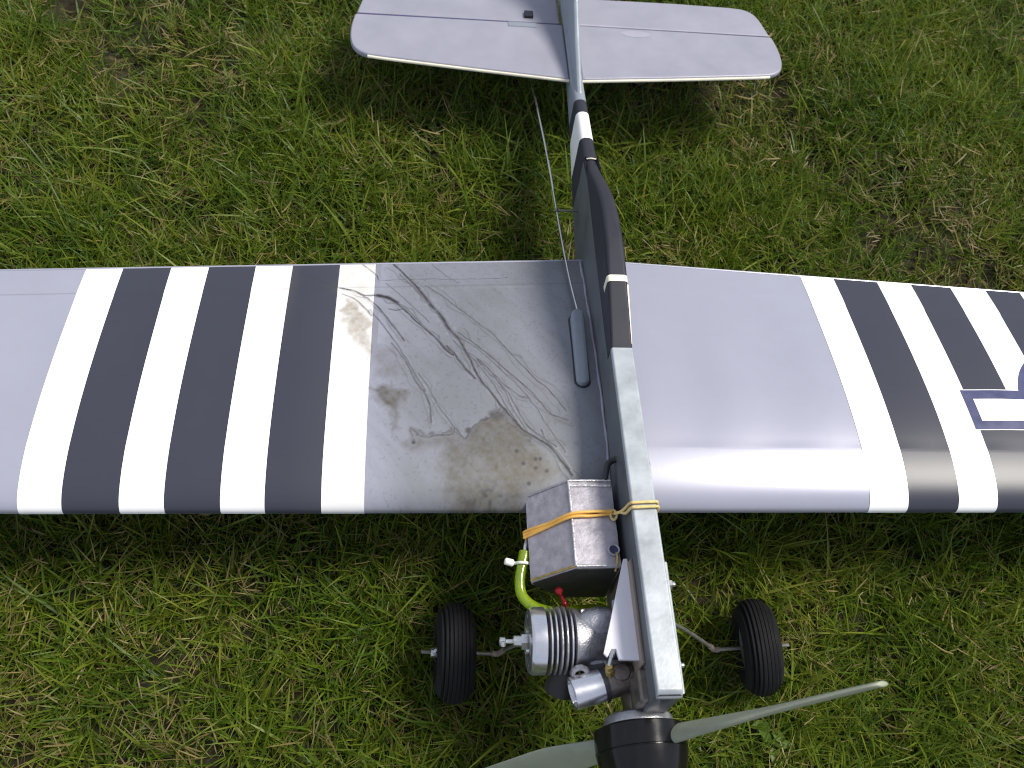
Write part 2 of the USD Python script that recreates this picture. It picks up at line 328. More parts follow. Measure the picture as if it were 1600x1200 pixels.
LINES = {  # dried oil runs on the inboard left wing: points in metres, half width, strength
 'A': ([(-0.1418,0.1912),(-0.1329,0.1790),(-0.1242,0.1662),(-0.1165,0.1527),(-0.1090,0.1408),(-0.1032,0.1283),(-0.0974,0.1193),(-0.0932,0.1095),(-0.0892,0.0981),(-0.0852,0.0871),(-0.0785,0.0765),(-0.0718,0.0655),(-0.0653,0.0565),(-0.0587,0.0478),(-0.0507,0.0425),(-0.0428,0.0365),(-0.0364,0.0278),(-0.0300,0.0188)], 0.0010, 0.75),
 'Aw': ([(-0.1242,0.1662),(-0.1165,0.1527),(-0.1090,0.1408),(-0.1032,0.1283),(-0.0974,0.1193)], 0.0020, 0.55),
 'B': ([(-0.1768,0.1647),(-0.1683,0.1627),(-0.1605,0.1583),(-0.1515,0.1581),(-0.1438,0.1554),(-0.1377,0.1500),(-0.1315,0.1425),(-0.1239,0.1331),(-0.1165,0.1250),(-0.1106,0.1170),(-0.1049,0.1092),(-0.1013,0.1054)], 0.0009, 0.8),
 'Bl': ([(-0.1515,0.1581),(-0.1446,0.1565),(-0.1384,0.1517)], 0.0020, 0.95),
 'D': ([(-0.1605,0.1572),(-0.1511,0.1474),(-0.1432,0.1347),(-0.1370,0.1245),(-0.1325,0.1166)], 0.0008, 0.6),
 'E': ([(-0.1637,0.1904),(-0.1539,0.1796),(-0.1518,0.1744)], 0.0006, 0.6),
 'F': ([(-0.1458,0.1703),(-0.1363,0.1590),(-0.1255,0.1459),(-0.1165,0.1343)], 0.0005, 0.5),
 'G': ([(-0.1435,0.1454),(-0.1390,0.1447),(-0.1346,0.1456)], 0.0006, 0.6),
 'I': ([(-0.1411,0.1144),(-0.1337,0.1030),(-0.1292,0.0937),(-0.1249,0.0829),(-0.1192,0.0743),(-0.1164,0.0659),(-0.1150,0.0529)], 0.0008, 0.5),
 'J': ([(-0.1235,0.0901),(-0.1164,0.0778),(-0.1122,0.0676),(-0.1054,0.0562),(-0.1000,0.0483)], 0.0006, 0.45),
 'K': ([(-0.1196,0.1687),(-0.1104,0.1619),(-0.0983,0.1487),(-0.0865,0.1360),(-0.0750,0.1238),(-0.0653,0.1100),(-0.0572,0.0986),(-0.0492,0.0876),(-0.0399,0.0770),(-0.0312,0.0617)], 0.00055, 0.6),
 'L': ([(-0.0973,0.1254),(-0.0858,0.1135),(-0.0745,0.1021),(-0.0663,0.0928),(-0.0568,0.0821),(-0.0476,0.0700),(-0.0412,0.0600),(-0.0303,0.0552)], 0.0006, 0.6),
 'M': ([(-0.0918,0.1075),(-0.0819,0.0982),(-0.0737,0.0872),(-0.0656,0.0784),(-0.0602,0.0732),(-0.0532,0.0713)], 0.00055, 0.55),
 'N': ([(-0.0862,0.1019),(-0.0793,0.0908),(-0.0711,0.0819),(-0.0646,0.0698),(-0.0571,0.0533),(-0.0479,0.0440),(-0.0386,0.0365)], 0.0006, 0.55),
 'O': ([(-0.1149,0.1921),(-0.1040,0.1787),(-0.0963,0.1717)], 0.0005, 0.45),
 'Q': ([(-0.1048,0.1132),(-0.0977,0.1017),(-0.0936,0.0943),(-0.0874,0.0861)], 0.0010, 0.65),
 'C': ([(-0.1756,0.1590),(-0.1663,0.1537),(-0.1599,0.1461),(-0.1544,0.1387)], 0.0008, 0.6),
 'T': ([(-0.2047,0.1805),(-0.1950,0.1748),(-0.1854,0.1691),(-0.1768,0.1647)], 0.0005, 0.5),
 'U': ([(-0.1272,0.0497),(-0.1217,0.0436),(-0.1109,0.0429),(-0.1014,0.0437),(-0.0986,0.0491),(-0.0946,0.0422),(-0.0890,0.0515),(-0.0806,0.0556),(-0.0713,0.0630)], 0.0010, 0.5),
 'R1': ([(-0.0590,0.0480),(-0.0680,0.0640),(-0.0745,0.0790),(-0.0830,0.0930),(-0.0900,0.1040),(-0.1010,0.1180)], 0.0005, 0.6),
 'R2': ([(-0.0560,0.0470),(-0.0640,0.0620),(-0.0690,0.0760),(-0.0760,0.0890),(-0.0850,0.1010)], 0.0005, 0.55),
 'R3': ([(-0.0330,0.0330),(-0.0430,0.0500),(-0.0500,0.0650),(-0.0590,0.0790),(-0.0700,0.0930),(-0.0830,0.1080),(-0.0960,0.1210)], 0.0005, 0.5),
 'R4': ([(-0.0950,0.1180),(-0.1060,0.1330),(-0.1160,0.1500),(-0.1260,0.1650),(-0.1370,0.1800)], 0.0006, 0.5),
 'R5': ([(-0.1020,0.1080),(-0.1130,0.1210),(-0.1240,0.1360),(-0.1340,0.1480),(-0.1450,0.1580)], 0.0006, 0.55),
 'R6': ([(-0.1190,0.0760),(-0.1260,0.0900),(-0.1330,0.1050),(-0.1400,0.1180),(-0.1480,0.1320),(-0.1560,0.1440)], 0.0007, 0.5),
 'X': ([(-0.1521,0.1729),(-0.1259,0.1756),(-0.0946,0.1761),(-0.0613,0.1787)], 0.0004, 0.5),
 'V': ([(-0.0476,0.0487),(-0.0440,0.0395),(-0.0375,0.0321),(-0.0312,0.0222)], 0.0006, 0.5)}
PATCHES = {
 'tan1': ([(-0.1272,0.0497),(-0.1190,0.0436),(-0.1082,0.0421),(-0.1014,0.0483),(-0.0946,0.0422),(-0.0890,0.0515),(-0.0806,0.0564),(-0.0719,0.0646),(-0.0640,0.0533),(-0.0575,0.0455),(-0.0340,0.0209),(-0.0588,0.0080),(-0.0595,-0.004),(-0.1027,-0.004),(-0.1109,0.0248),(-0.1082,0.0362),(-0.1296,0.0346)], 0.85),
 'p2': ([(-0.1538,0.0756),(-0.1471,0.0809),(-0.1387,0.0775),(-0.1289,0.0759),(-0.1322,0.0674),(-0.1341,0.0559),(-0.1365,0.0465),(-0.1409,0.0591),(-0.1480,0.0672)], 0.85),
 'p3': ([(-0.1526,0.1123),(-0.1397,0.1135),(-0.1307,0.0974),(-0.1333,0.0864),(-0.1472,0.0844),(-0.1529,0.0861)], 0.5),
 'white': ([(-0.1754,0.1557),(-0.1648,0.1526),(-0.1584,0.1440),(-0.1537,0.1387),(-0.1520,0.0952),(-0.1609,0.1082),(-0.1689,0.1219),(-0.1762,0.1340)], 0.65),
 'mid': ([(-0.1122,0.0977),(-0.0963,0.1036),(-0.0853,0.0835),(-0.0719,0.0646),(-0.0833,0.0563),(-0.0903,0.0515),(-0.0973,0.0452),(-0.1054,0.0594),(-0.1122,0.0727)], 0.14)}
BLOT = [(-0.0811,0.0596),(-0.0747,0.0643),(-0.0692,0.0614),(-0.0687,0.0573),(-0.0737,0.0540),(-0.0792,0.0556)]
DOTS = [(-0.0597,0.0256),(-0.0521,0.0285),(-0.0494,0.0285),(-0.0523,0.0229),(-0.0456,0.0211),(-0.0567,0.0136),(-0.1257,0.0390),(-0.0635,0.0335)]

def seg_dist(p, pts):
    d = np.full(len(p), 9.0)
    for a, b in zip(pts[:-1], pts[1:]):
        a, b = np.asarray(a), np.asarray(b); t = np.clip(((p - a) @ (b - a)) / max((b - a) @ (b - a), 1e-12), 0, 1)
        d = np.minimum(d, np.hypot(*(p - a - t[:, None] * (b - a)).T))
    return d
def inside(p, pts):
    x, y = p.T; r = np.zeros(len(p), bool); q = np.asarray(pts); j = len(q) - 1
    for i in range(len(q)):
        xi, yi = q[i]; xj, yj = q[j]
        r ^= ((yi > y) != (yj > y)) & (x < (xj - xi) * (y - yi) / (yj - yi + 1e-15) + xi); j = i
    return r
def soil_fields(x, y):
    """oil, tan and dull films (0..1) and the relief they leave, at points of the left wing (x < 0)."""
    p = np.stack([x, y], 1); oil = np.zeros(len(p)); tan = np.zeros(len(p)); relief = np.zeros(len(p))
    near = (x > -0.262) & (x < 0)
    if near.any():
        q = p[near]; n1 = meshkit.fbm(np.c_[q * 160, np.zeros(len(q))], 4, 3) - 0.5; n2 = meshkit.fbm(np.c_[q * 160, np.zeros(len(q)) + 5], 4, 4) - 0.5
        n3 = meshkit.fbm(np.c_[q * 420, np.zeros(len(q)) + 2], 3, 8)
        w = q + np.c_[n1, n2] * 0.004
        o = np.zeros(len(q)); t = np.zeros(len(q)); h = np.zeros(len(q)); pale = np.zeros(len(q))
        for key, (pts, hw, s) in LINES.items():
            sp = smooth_path([(a, b, 0) for a, b in pts], 5)[:, :2]
            hw = hw * (0.7 if key != 'U' else 0.45)
            d = seg_dist(q + np.c_[n1, n2] * (0.0015 if key != 'U' else 0.006), sp)
            g = np.exp(-(d / hw) ** 2); o = np.maximum(o, g * s * (0.75 + 1.3 * n3 + 0.5 * n1)); h += 0.00007 * np.exp(-(d / (hw * 1.6)) ** 2); pale = np.maximum(pale, np.exp(-((d - hw * 2.3) / (hw * 0.9)) ** 2) * np.clip(n3 * 3 - 1.1, 0, 1) * 0.3)
            if key in 'ABDIJKLMNQ':
                for kk in range(2):
                    off = np.c_[meshkit.fbm(np.c_[q * 55, np.full(len(q), 3.1 * kk + ord(key))], 3, 31 + kk) - 0.5, meshkit.fbm(np.c_[q * 55, np.full(len(q), 7.7 * kk + ord(key))], 3, 41 + kk) - 0.5]
                    d = seg_dist(q + off * 0.012 + [0.0022 * (kk * 2 - 1), 0.0015], sp)
                    o = np.maximum(o, np.exp(-(d / 0.0004) ** 2) * 0.5 * s * (0.5 + 1.4 * n3)); h += 0.00004 * np.exp(-(d / 0.0008) ** 2)
                d = seg_dist(w, sp); t = np.maximum(t, 0.28 * np.exp(-(d / 0.006) ** 2) * (0.6 + 1.2 * n1))
        big = meshkit.fbm(np.c_[q * 45, np.zeros(len(q)) + 1], 4, 6); streak = meshkit.fbm(np.c_[(q @ np.array([[0.8, 0.6], [0.6, -0.8]])) * [300, 35], np.zeros(len(q))], 3, 12)
        for key, (pts, s) in PATCHES.items():
            w3 = q + np.c_[n1, n2] * 0.010; d = seg_dist(w3, pts + pts[:1]); i = inside(w3, pts); sd = np.where(i, d, -d)
            soft = {'tan1': 0.010, 'p2': 0.006, 'p3': 0.009}.get(key, 0.007)
            crisp = np.clip(0.5 + sd / 0.0016, 0, 1); m = np.clip(0.35 + sd / soft, 0, 1)
            if key == 'tan1': m = np.maximum(m, crisp * np.clip((q[:, 1] - 0.018) / 0.028, 0, 1) * np.clip((q[:, 0] + 0.122) / 0.02, 0.35, 1))
            t = np.maximum(t, m * s * (0.72 + 0.6 * n3) * np.clip(0.36 + 1.1 * big + 0.5 * (streak - 0.5), 0, 1))
            if key in ('tan1',):
                o = np.maximum(o, np.exp(-(sd / 0.0009) ** 2) * 0.5 * np.clip(n3 * 2.6 - 0.1, 0, 1) * (q[:, 1] > 0.040))
        o = np.maximum(o, 0.22 * np.clip((meshkit.fbm(np.c_[q * 700, np.zeros(len(q)) + 3], 2, 19) - 0.68) * 8, 0, 1) * np.clip((q[:, 0] + 0.16) / 0.02, 0, 1))
        t = np.maximum(t, 0.2 * np.clip((q[:, 0] + 0.157) / 0.004, 0, 1) * np.clip(streak * 1.6 - 0.55, 0, 1))
        d = seg_dist(w, BLOT + BLOT[:1]); i = inside(w, BLOT); o = np.maximum(o, np.clip(0.4 + np.where(i, d, -d) / 0.003, 0, 1) * 0.55)
        for cx, cy in DOTS:
            o = np.maximum(o, np.clip(1.6 - np.hypot(q[:, 0] - cx, q[:, 1] - cy) / 0.0011, 0, 1) * 0.85)
        # spattered castor and bare flecks at the leading edge by the tank
        le = np.clip(1 - np.abs(q[:, 0] + 0.082) / 0.035, 0, 1) * np.clip(1 - np.abs(q[:, 1] - 0.006) / 0.012, 0, 1)
        o = np.maximum(o, le * np.clip((meshkit.fbm(np.c_[q * 300, np.zeros(len(q))], 4, 13) - 0.5) * 5, 0, 1) * 0.7)
        t = np.maximum(t, np.clip(1 - np.abs(q[:, 0] + 0.075) / 0.045, 0, 1) * np.clip(1 - (q[:, 1] - 0.008) / 0.02, 0, 1) * 0.95 * np.clip(2.2 * meshkit.fbm(np.c_[q * 170, np.zeros(len(q)) + 8], 4, 23) - 0.35, 0, 1))
        oil[near], tan[near], relief[near] = np.clip(o, 0, 1), np.clip(t, 0, 1), h
        pale_all = np.zeros(len(p)); pale_all[near] = pale
    tan = np.maximum(tan, (0.10 + 0.42 * np.clip((y - 0.05) / 0.12, 0, 1)) * np.clip(2.0 * meshkit.fbm(np.stack([x * 40, y * 25, 0 * x + 4], 1), 4, 51) - 0.35, 0, 1) * (x > -0.1795) * (x < -0.15))
    tan = np.maximum(tan, 0.30 * np.exp(-((x + 0.214) / 0.006) ** 2) * np.clip((y - 0.11) / 0.05, 0, 1))
    dull = np.clip((x + 0.158) / 0.03, 0, 1) * (x < 0) * (0.55 + 0.5 * meshkit.fbm(np.stack([x * 25, y * 25, 0 * x], 1), 4, 17))
    dull = np.maximum(dull, np.clip((x + 0.20) / 0.05, 0, 1) * (x < 0) * 0.12)
    if near.any(): dull = dull * (1 - pale_all); tan = tan * (1 - 0.7 * pale_all)
    return oil, tan, np.clip(dull, 0, 0.95), relief
def line_marks(x, y):
    """Sheeting joints: a faint line across the chord."""
    c = chord(x)
    return np.exp(-((y - (c - 0.0245)) / 0.0005) ** 2) * 0.28 * (x < 0)

def wing_grid(xs, ts_top, lift=0.0, bottom=True, seed=None):
    """A strip of wing skin. xs: spanwise positions, ts_top: chord fractions, wrapped round the leading edge to the underside."""
    s = np.concatenate([-ts_top[::-1], ts_top[1:]]) if bottom else ts_top
    X, S = np.meshgrid(xs, s, indexing='ij'); T = np.abs(S); Y = T * chord(X)
    Z = np.where(S >= 0, top_z(X, Y), -(chord(X) * half_thick(T) * np.sqrt(np.clip(1 - np.clip((np.abs(X) - 0.50) / 0.045, 0, 1) ** 2, 0, 1))) + 0.0018 * T)
    oil, tan, dull, rel = soil_fields(X.ravel(), np.where(S >= 0, Y, 0.0 + Y * 0.3).ravel())
    oil = np.maximum(oil, line_marks(X.ravel(), Y.ravel()))
    up = (S >= 0).ravel(); fade = np.clip(T.ravel() / 0.05, 0, 1) * up
    V = np.stack([X, Y, Z], -1); V[..., 2] += (rel * fade).reshape(X.shape)
    if lift:
        du = np.gradient(V, axis=0); dv = np.gradient(V, axis=1); n = np.cross(du, dv); n /= np.linalg.norm(n, axis=-1, keepdims=True) + 1e-15
        V = V + n * lift
    f = grid_faces(len(xs), len(s))
    return trimesh.Trimesh(V.reshape(-1, 3), f, process=False), {'oil': oil, 'tan': tan, 'dull': dull}
tt = np.concatenate([[0, 0.0005, 0.002, 0.0045, 0.008, 0.0125, 0.018, 0.025, 0.033, 0.042, 0.052, 0.064, 0.078, 0.094, 0.112, 0.130, 0.15, 0.17]])
t_fine = np.unique(np.concatenate([tt, np.linspace(0.02, 1, 300), np.linspace(0.18, 0.2, 8)]))
t_mid = np.unique(np.concatenate([tt, np.linspace(0.17, 1, 60), np.linspace(0.182, 0.196, 8)]))

plane = thing('model_aeroplane', 'silver-grey model aeroplane with black and white wing stripes standing on the grass', 'model plane')
xl = np.unique(np.concatenate([-np.linspace(0.5, 0.545, 14), np.linspace(-0.5, -0.262, 28), np.linspace(-0.262, -0.1585, 60), np.linspace(-0.1585, -0.0060, 300)]))
m, pv = wing_grid(xl, t_fine)
wl = part('wing', m, 'wing', plane, True, 'left half of the wing in the photo, stained with dried oil beside the tank', pv)
xr = np.unique(np.concatenate([np.linspace(0.5, 0.545, 14), np.linspace(0.006, 0.5, 90)]))
m, pv = wing_grid(xr, t_mid)
wr = part('wing', m, 'wing', plane, True, 'clean right half of the wing in the photo', pv)
for sgn, parent in ((-1, wl), (1, wr)):
    te = np.linspace(0.006, 0.5, 40) * sgn
    part('trailing_edge', tube(np.c_[te, chord(te) + 0.0002, np.full(40, 0.0018)], 0.0009, 8, 2, False), 'wing', parent)

E_L = [-0.1540, -0.1788, -0.2110, -0.2360, -0.2672, -0.2920, -0.3232, -0.3470]
E_R = [0.1575, 0.1830, 0.2165, 0.2428, 0.2735, 0.3010, 0.3282, 0.3530]
def stripe(x0, x1, name, mk, parent, fine):
    n = 2 + int(abs(x1 - x0) / (0.0008 if fine else 0.004))
    m, pv = wing_grid(np.linspace(min(x0, x1), max(x0, x1), n), t_fine if fine else t_mid, lift=0.00022)
    part(name, m, mk, parent, True, None, pv)
for k in range(7):
    stripe(E_L[k], E_L[k + 1], 'white_stripe' if k % 2 == 0 else 'black_stripe', 'white' if k % 2 == 0 else 'black', wl, k < 3)
    stripe(E_R[k], E_R[k + 1], 'white_stripe' if k % 2 == 0 else 'black_stripe', 'white' if k % 2 == 0 else 'black', wr, False)

def decal(poly, lift, surf=top_z, step=0.003):
    """A flat mark lying on a surface z = surf(x, y)."""
    tri = []
    x0, y0, x1, y1 = poly.bounds
    for a in np.arange(x0, x1, step):
        for b in np.arange(y0, y1, step):
            g = poly.intersection(sbox(a, b, a + step, b + step))
            for h in getattr(g, 'geoms', [g]):
                if h.geom_type == 'Polygon' and h.area > 1e-10:
                    v, f = trimesh.creation.triangulate_polygon(h, engine='earcut'); tri.append(trimesh.Trimesh(np.c_[v, np.zeros(len(v))], f, process=False))
    m = cat(tri); m.merge_vertices(); v = m.vertices.copy(); v[:, 2] = surf(v[:, 0], v[:, 1]) + lift
    f = m.faces; n = np.cross(v[f[:, 1]] - v[f[:, 0]], v[f[:, 2]] - v[f[:, 0]])[:, 2]; f = np.where((n < 0)[:, None], f[:, ::-1], f)
    return trimesh.Trimesh(v, f, process=False)
CX, CY = 0.3365, 0.0668
disc = Point(CX, CY).buffer(0.0565, 48)
bar = sbox(0.2400, CY - 0.0150, 0.425, CY + 0.0160)
field = disc.union(bar)
part('insignia_outline', decal(field.buffer(0.0007), 0.00036), 'plainwhite', wr, True)
part('insignia_field', decal(field, 0.00052), 'navy', wr, True)
star = [(CX + r * math.sin(k * math.pi / 5), CY + r * math.cos(k * math.pi / 5)) for k, r in enumerate([0.049, 0.0187] * 5)]
part('insignia_star', decal(Polygon(star), 0.00070), 'plainwhite', wr, True)
part('insignia_bar', decal(Polygon([(0.2465, CY + 0.0087), (0.2465, CY - 0.0088), (0.286, CY - 0.0088), (0.286, CY + 0.0087)]), 0.00070), 'plainwhite', wr, True)
part('insignia_bar', decal(Polygon([(0.379, CY + 0.0087), (0.379, CY - 0.0088), (0.4187, CY - 0.0088), (0.4187, CY + 0.0087)]), 0.00070), 'plainwhite', wr, True)

# raised fairing over the bellcrank at the wing root
def capsule(x0, y0, x1, y1, r): 
    from shapely.geometry import LineString
    return LineString([(x0, y0), (x1, y1)]).buffer(r, 16)
fz = 0.0135
fair = trimesh.convex.convex_hull(np.vstack([np.c_[np.array(capsule(-0.0172, 0.137, -0.0184, 0.0846, r).exterior.coords), np.full(len(capsule(-0.0172, 0.137, -0.0184, 0.0846, r).exterior.coords), z)] for r, z in ((0.0042, 0.008), (0.0042, 0.0185), (0.0036, 0.0198), (0.0024, 0.0203))]))
part('bellcrank_fairing', fair, 'finpaint', wl, 40)
part('fairing_rim', tube(np.c_[np.array(capsule(-0.0172, 0.137, -0.0184, 0.0846, 0.0047).exterior.coords), top_z(*np.array(capsule(-0.0172, 0.137, -0.0184, 0.0846, 0.0047).exterior.coords).T) + 0.0001], 0.00075, 6, 1, False), 'cord', wl)
# glue fillet along the left root
yy = np.linspace(0.012, 0.198, 40)
part('root_fillet', tube(np.c_[np.full(40, -0.0074) + 0.0002 * np.sin(yy * 190), yy, top_z(np.full(40, -0.007), yy) + 0.0003], 0.0008 + 0.0002 * np.sin(yy * 310), 8, 1, False), 'patch', wl)

# ------------------------------------------------------------------ fuselage: a slim profile body
YS = np.array([-0.1215, -0.1190, -0.100, -0.06, 0.0, 0.083, 0.15, 0.20, 0.25, 0.285, 0.318, 0.345, 0.40, 0.50])
ZT = np.array([0.0500, 0.0515, 0.0520, 0.0520, 0.0522, 0.0528, 0.0522, 0.0490, 0.0430, 0.0400, 0.0385, 0.0365, 0.0360, 0.0345])
ZB = np.array([0.0180, -0.012, -0.030, -0.036, -0.036, -0.034, -0.030, -0.025, -0.016, -0.006, 0.002, 0.008, 0.016, 0.020])
HW = np.array([0.0062, 0.0064, 0.0066, 0.0066, 0.0066, 0.0064, 0.0062, 0.0058, 0.0054, 0.0052, 0.0050, 0.0048, 0.0044, 0.0040])
def fus(y): return np.interp(y, YS, ZT), np.interp(y, YS, ZB), np.interp(y, YS, HW)
def section(zt, zb, hw, r, n=6):
    r = min(r, hw * 0.98); pts = []
    for (cx, cz, a0) in ((hw - r, zt - r, 0), (-hw + r, zt - r, 90), (-hw + r, zb + r, 180), (hw - r, zb + r, 270)):
        for a in np.radians(np.linspace(a0, a0 + 90, n)): pts.append((cx + r * math.cos(a), cz + r * math.sin(a)))
    return np.array(pts)
def loft(ys, f, r, grow=0.0, caps=True):
    rows = []
    for y in ys:
        zt, zb, hw = f(y); p = section(zt + grow, zb - grow, hw + grow, (r(y) if callable(r) else r) + grow); rows.append(np.c_[p[:, 0], np.full(len(p), y), p[:, 1]])
    V = np.array(rows); nu, nv = V.shape[:2]; V = np.concatenate([V, V[:, :1]], 1); m = trimesh.Trimesh(V.reshape(-1, 3), grid_faces(nu, nv + 1), process=False)
    if caps:
        e = []
        for k in (0, -1):
            c = V[k].mean(0); ring = V[k]; vv = np.vstack([ring, c]); ff = np.array([[i, i + 1, nv + 1] for i in range(nv)]); e.append(trimesh.Trimesh(vv, ff, process=False))
        m = cat([m] + e)
    m.merge_vertices(); m.update_faces(m.nondegenerate_faces()); m.fix_normals()
    return m
rad = lambda y: np.interp(y, [-0.13, 0.083, 0.2, 0.3, 0.5], [0.0013, 0.0013, 0.003, 0.0045, 0.0035])
fy = np.unique(np.concatenate([np.linspace(-0.1215, -0.1, 12), np.linspace(-0.1, 0.5, 90)]))
fz_ = fy[fy <= 0.5]
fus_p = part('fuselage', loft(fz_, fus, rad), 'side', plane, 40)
# lit silver top of the nose over the shade-coloured body, rounded at the front
def cap(y):
    zt, zb, hw = fus(y); return zt + 0.0006, zt - 0.0035, hw + 0.0003
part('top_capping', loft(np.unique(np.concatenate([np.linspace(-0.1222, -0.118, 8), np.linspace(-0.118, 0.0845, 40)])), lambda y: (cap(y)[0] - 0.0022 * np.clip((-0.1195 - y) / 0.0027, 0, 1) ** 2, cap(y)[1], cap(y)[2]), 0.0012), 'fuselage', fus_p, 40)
CYs = [0.0850, 0.100, 0.115, 0.132, 0.148, 0.165, 0.180, 0.195, 0.207, 0.220, 0.232, 0.248, 0.262]
CZs = [0.0528, 0.0575, 0.0618, 0.0660, 0.0692, 0.0712, 0.0708, 0.0688, 0.0655, 0.0600, 0.0545, 0.0470, 0.0425]
from scipy.interpolate import PchipInterpolator
cz = PchipInterpolator(CYs, CZs)
def can(y): return float(cz(y)), 0.040, np.interp(y, [0.085, 0.15, 0.2, 0.262], [0.0068, 0.0064, 0.0060, 0.0050])
crad = lambda y: np.interp(y, [0.085, 0.13, 0.2, 0.262], [0.0016, 0.0024, 0.0046, 0.005])
can_p = part('canopy', loft(np.linspace(0.085, 0.262, 60), can, crad), 'canopy', fus_p, 45)
part('canopy_frame', loft(np.linspace(0.1275, 0.1318, 6), lambda y: (can(y)[0], 0.052, can(y)[2]), crad, 0.0002), 'cream', can_p, 45)
part('rear_trim', tube([(-0.0035, 0.2615, cz(0.2605) + 0.0004), (0, 0.2612, cz(0.2605) + 0.0012), (0.0035, 0.2615, cz(0.2605) + 0.0004)], 0.0005, 6, 4), 'cream', can_p)
part('canopy_side_trim', tube([(0.0062, y, cz(y) - 0.0012) for y in np.linspace(0.088, 0.126, 10)], 0.0007, 6, 2), 'cream', can_p)
def aft(y0, y1, name, mk, z=None):
    part(name, loft(np.linspace(y0, y1, 14), (fus if z is None else z), rad, 0.00022, False), mk, fus_p, 45)
aft(0.2625, 0.2880, 'black_band', 'canopy'); aft(0.2880, 0.3190, 'white_band', 'plainwhite'); aft(0.3190, 0.3350, 'black_band', 'canopy'); 
aft(0.3350, 0.4990, 'tail_sleeve', 'finpaint')
# doublers either side of the nose
ply = part('nose_doubler', prism([(-0.104, -0.02), (-0.102, 0.0375), (-0.046, 0.0385), (-0.040, -0.02)], -0.0081, -0.0066, 0, 0.0004), 'ply', fus_p, 30)
part('nose_doubler', prism([(-0.1195, 0.010), (-0.1195, 0.0455), (-0.052, 0.0485), (-0.046, 0.0), (-0.09, -0.02)], 0.0066, 0.0092, 0, 0.0005), 'fuselage', fus_p, 30, 'pale doubler plate on the right of the nose')
for y, z in ((-0.062, 0.042), (-0.103, 0.036), (-0.080, 0.012), (-0.103, 0.008)):
    part('mounting_bolt', cat([rod((0.0088, y, z), (0.0118, y, z), 0.0027, 6, 0.1), rod((0.0112, y, z), (0.0136, y, z), 0.0014, 12)]), 'steel', fus_p, 30)
part('nose_cheek', rbox((-0.0105, -0.120, 0.012), (0.0062, -0.1035, 0.0345), 0.0012), 'darkalloy', fus_p, 30)
# black vent hose passing through the body at the leading edge
part('vent_hose', tube([(-0.0140, 0.0075, 0.0270), (-0.0132, 0.0120, 0.0285), (-0.0115, 0.0172, 0.0290), (-0.0085, 0.0195, 0.0290), (-0.0050, 0.0205, 0.0300)], 0.0019, 12), 'cord', fus_p)
part('vent_hose', tube([(0.005, 0.0270, 0.0240), (0.0100, 0.0275, 0.0230), (0.0140, 0.0240, 0.0210), (0.0145, 0.0190, 0.0190), (0.0138, 0.0150, 0.0150)], 0.0021, 12), 'cord', fus_p)

# ------------------------------------------------------------------ tail
def slab(poly, zc, th, r=0.0016, rc=0.0012):
    """Flat surface with rounded edges from an outline."""
    p = Polygon(poly).buffer(-rc).buffer(rc, 24); rings = []
    for a in np.radians(np.linspace(90, -90, 9)):
        g = p.buffer(-r * (1 - math.cos(a)), join_style=1); c = np.array(g.exterior.coords)[:-1]
        rings.append((c, zc + (th / 2) * math.sin(a)))
    base = p.exterior; n = 220; s = np.linspace(0, 1, n, endpoint=False); rows = []
    for c, z in rings:
        ex = Polygon(c).exterior; start = ex.project(Point(base.coords[0])); L = ex.length
        q = np.array([ex.interpolate((start + t * L) % L).coords[0] for t in s]); rows.append(np.c_[q, np.full(n, z)])
    V = np.array(rows); V = np.concatenate([V, V[:, :1]], 1); m = [trimesh.Trimesh(V.reshape(-1, 3), grid_faces(len(rows), n + 1), process=False)]
    for k in (0, -1):
        v, f = trimesh.creation.triangulate_polygon(Polygon(V[k, :-1, :2]), engine='earcut'); m.append(trimesh.Trimesh(np.c_[v, np.full(len(v), V[k, 0, 2])], f, process=False))
    m = cat(m); m.merge_vertices(); m.fix_normals(); return m
SZ, ST = 0.0285, 0.0050
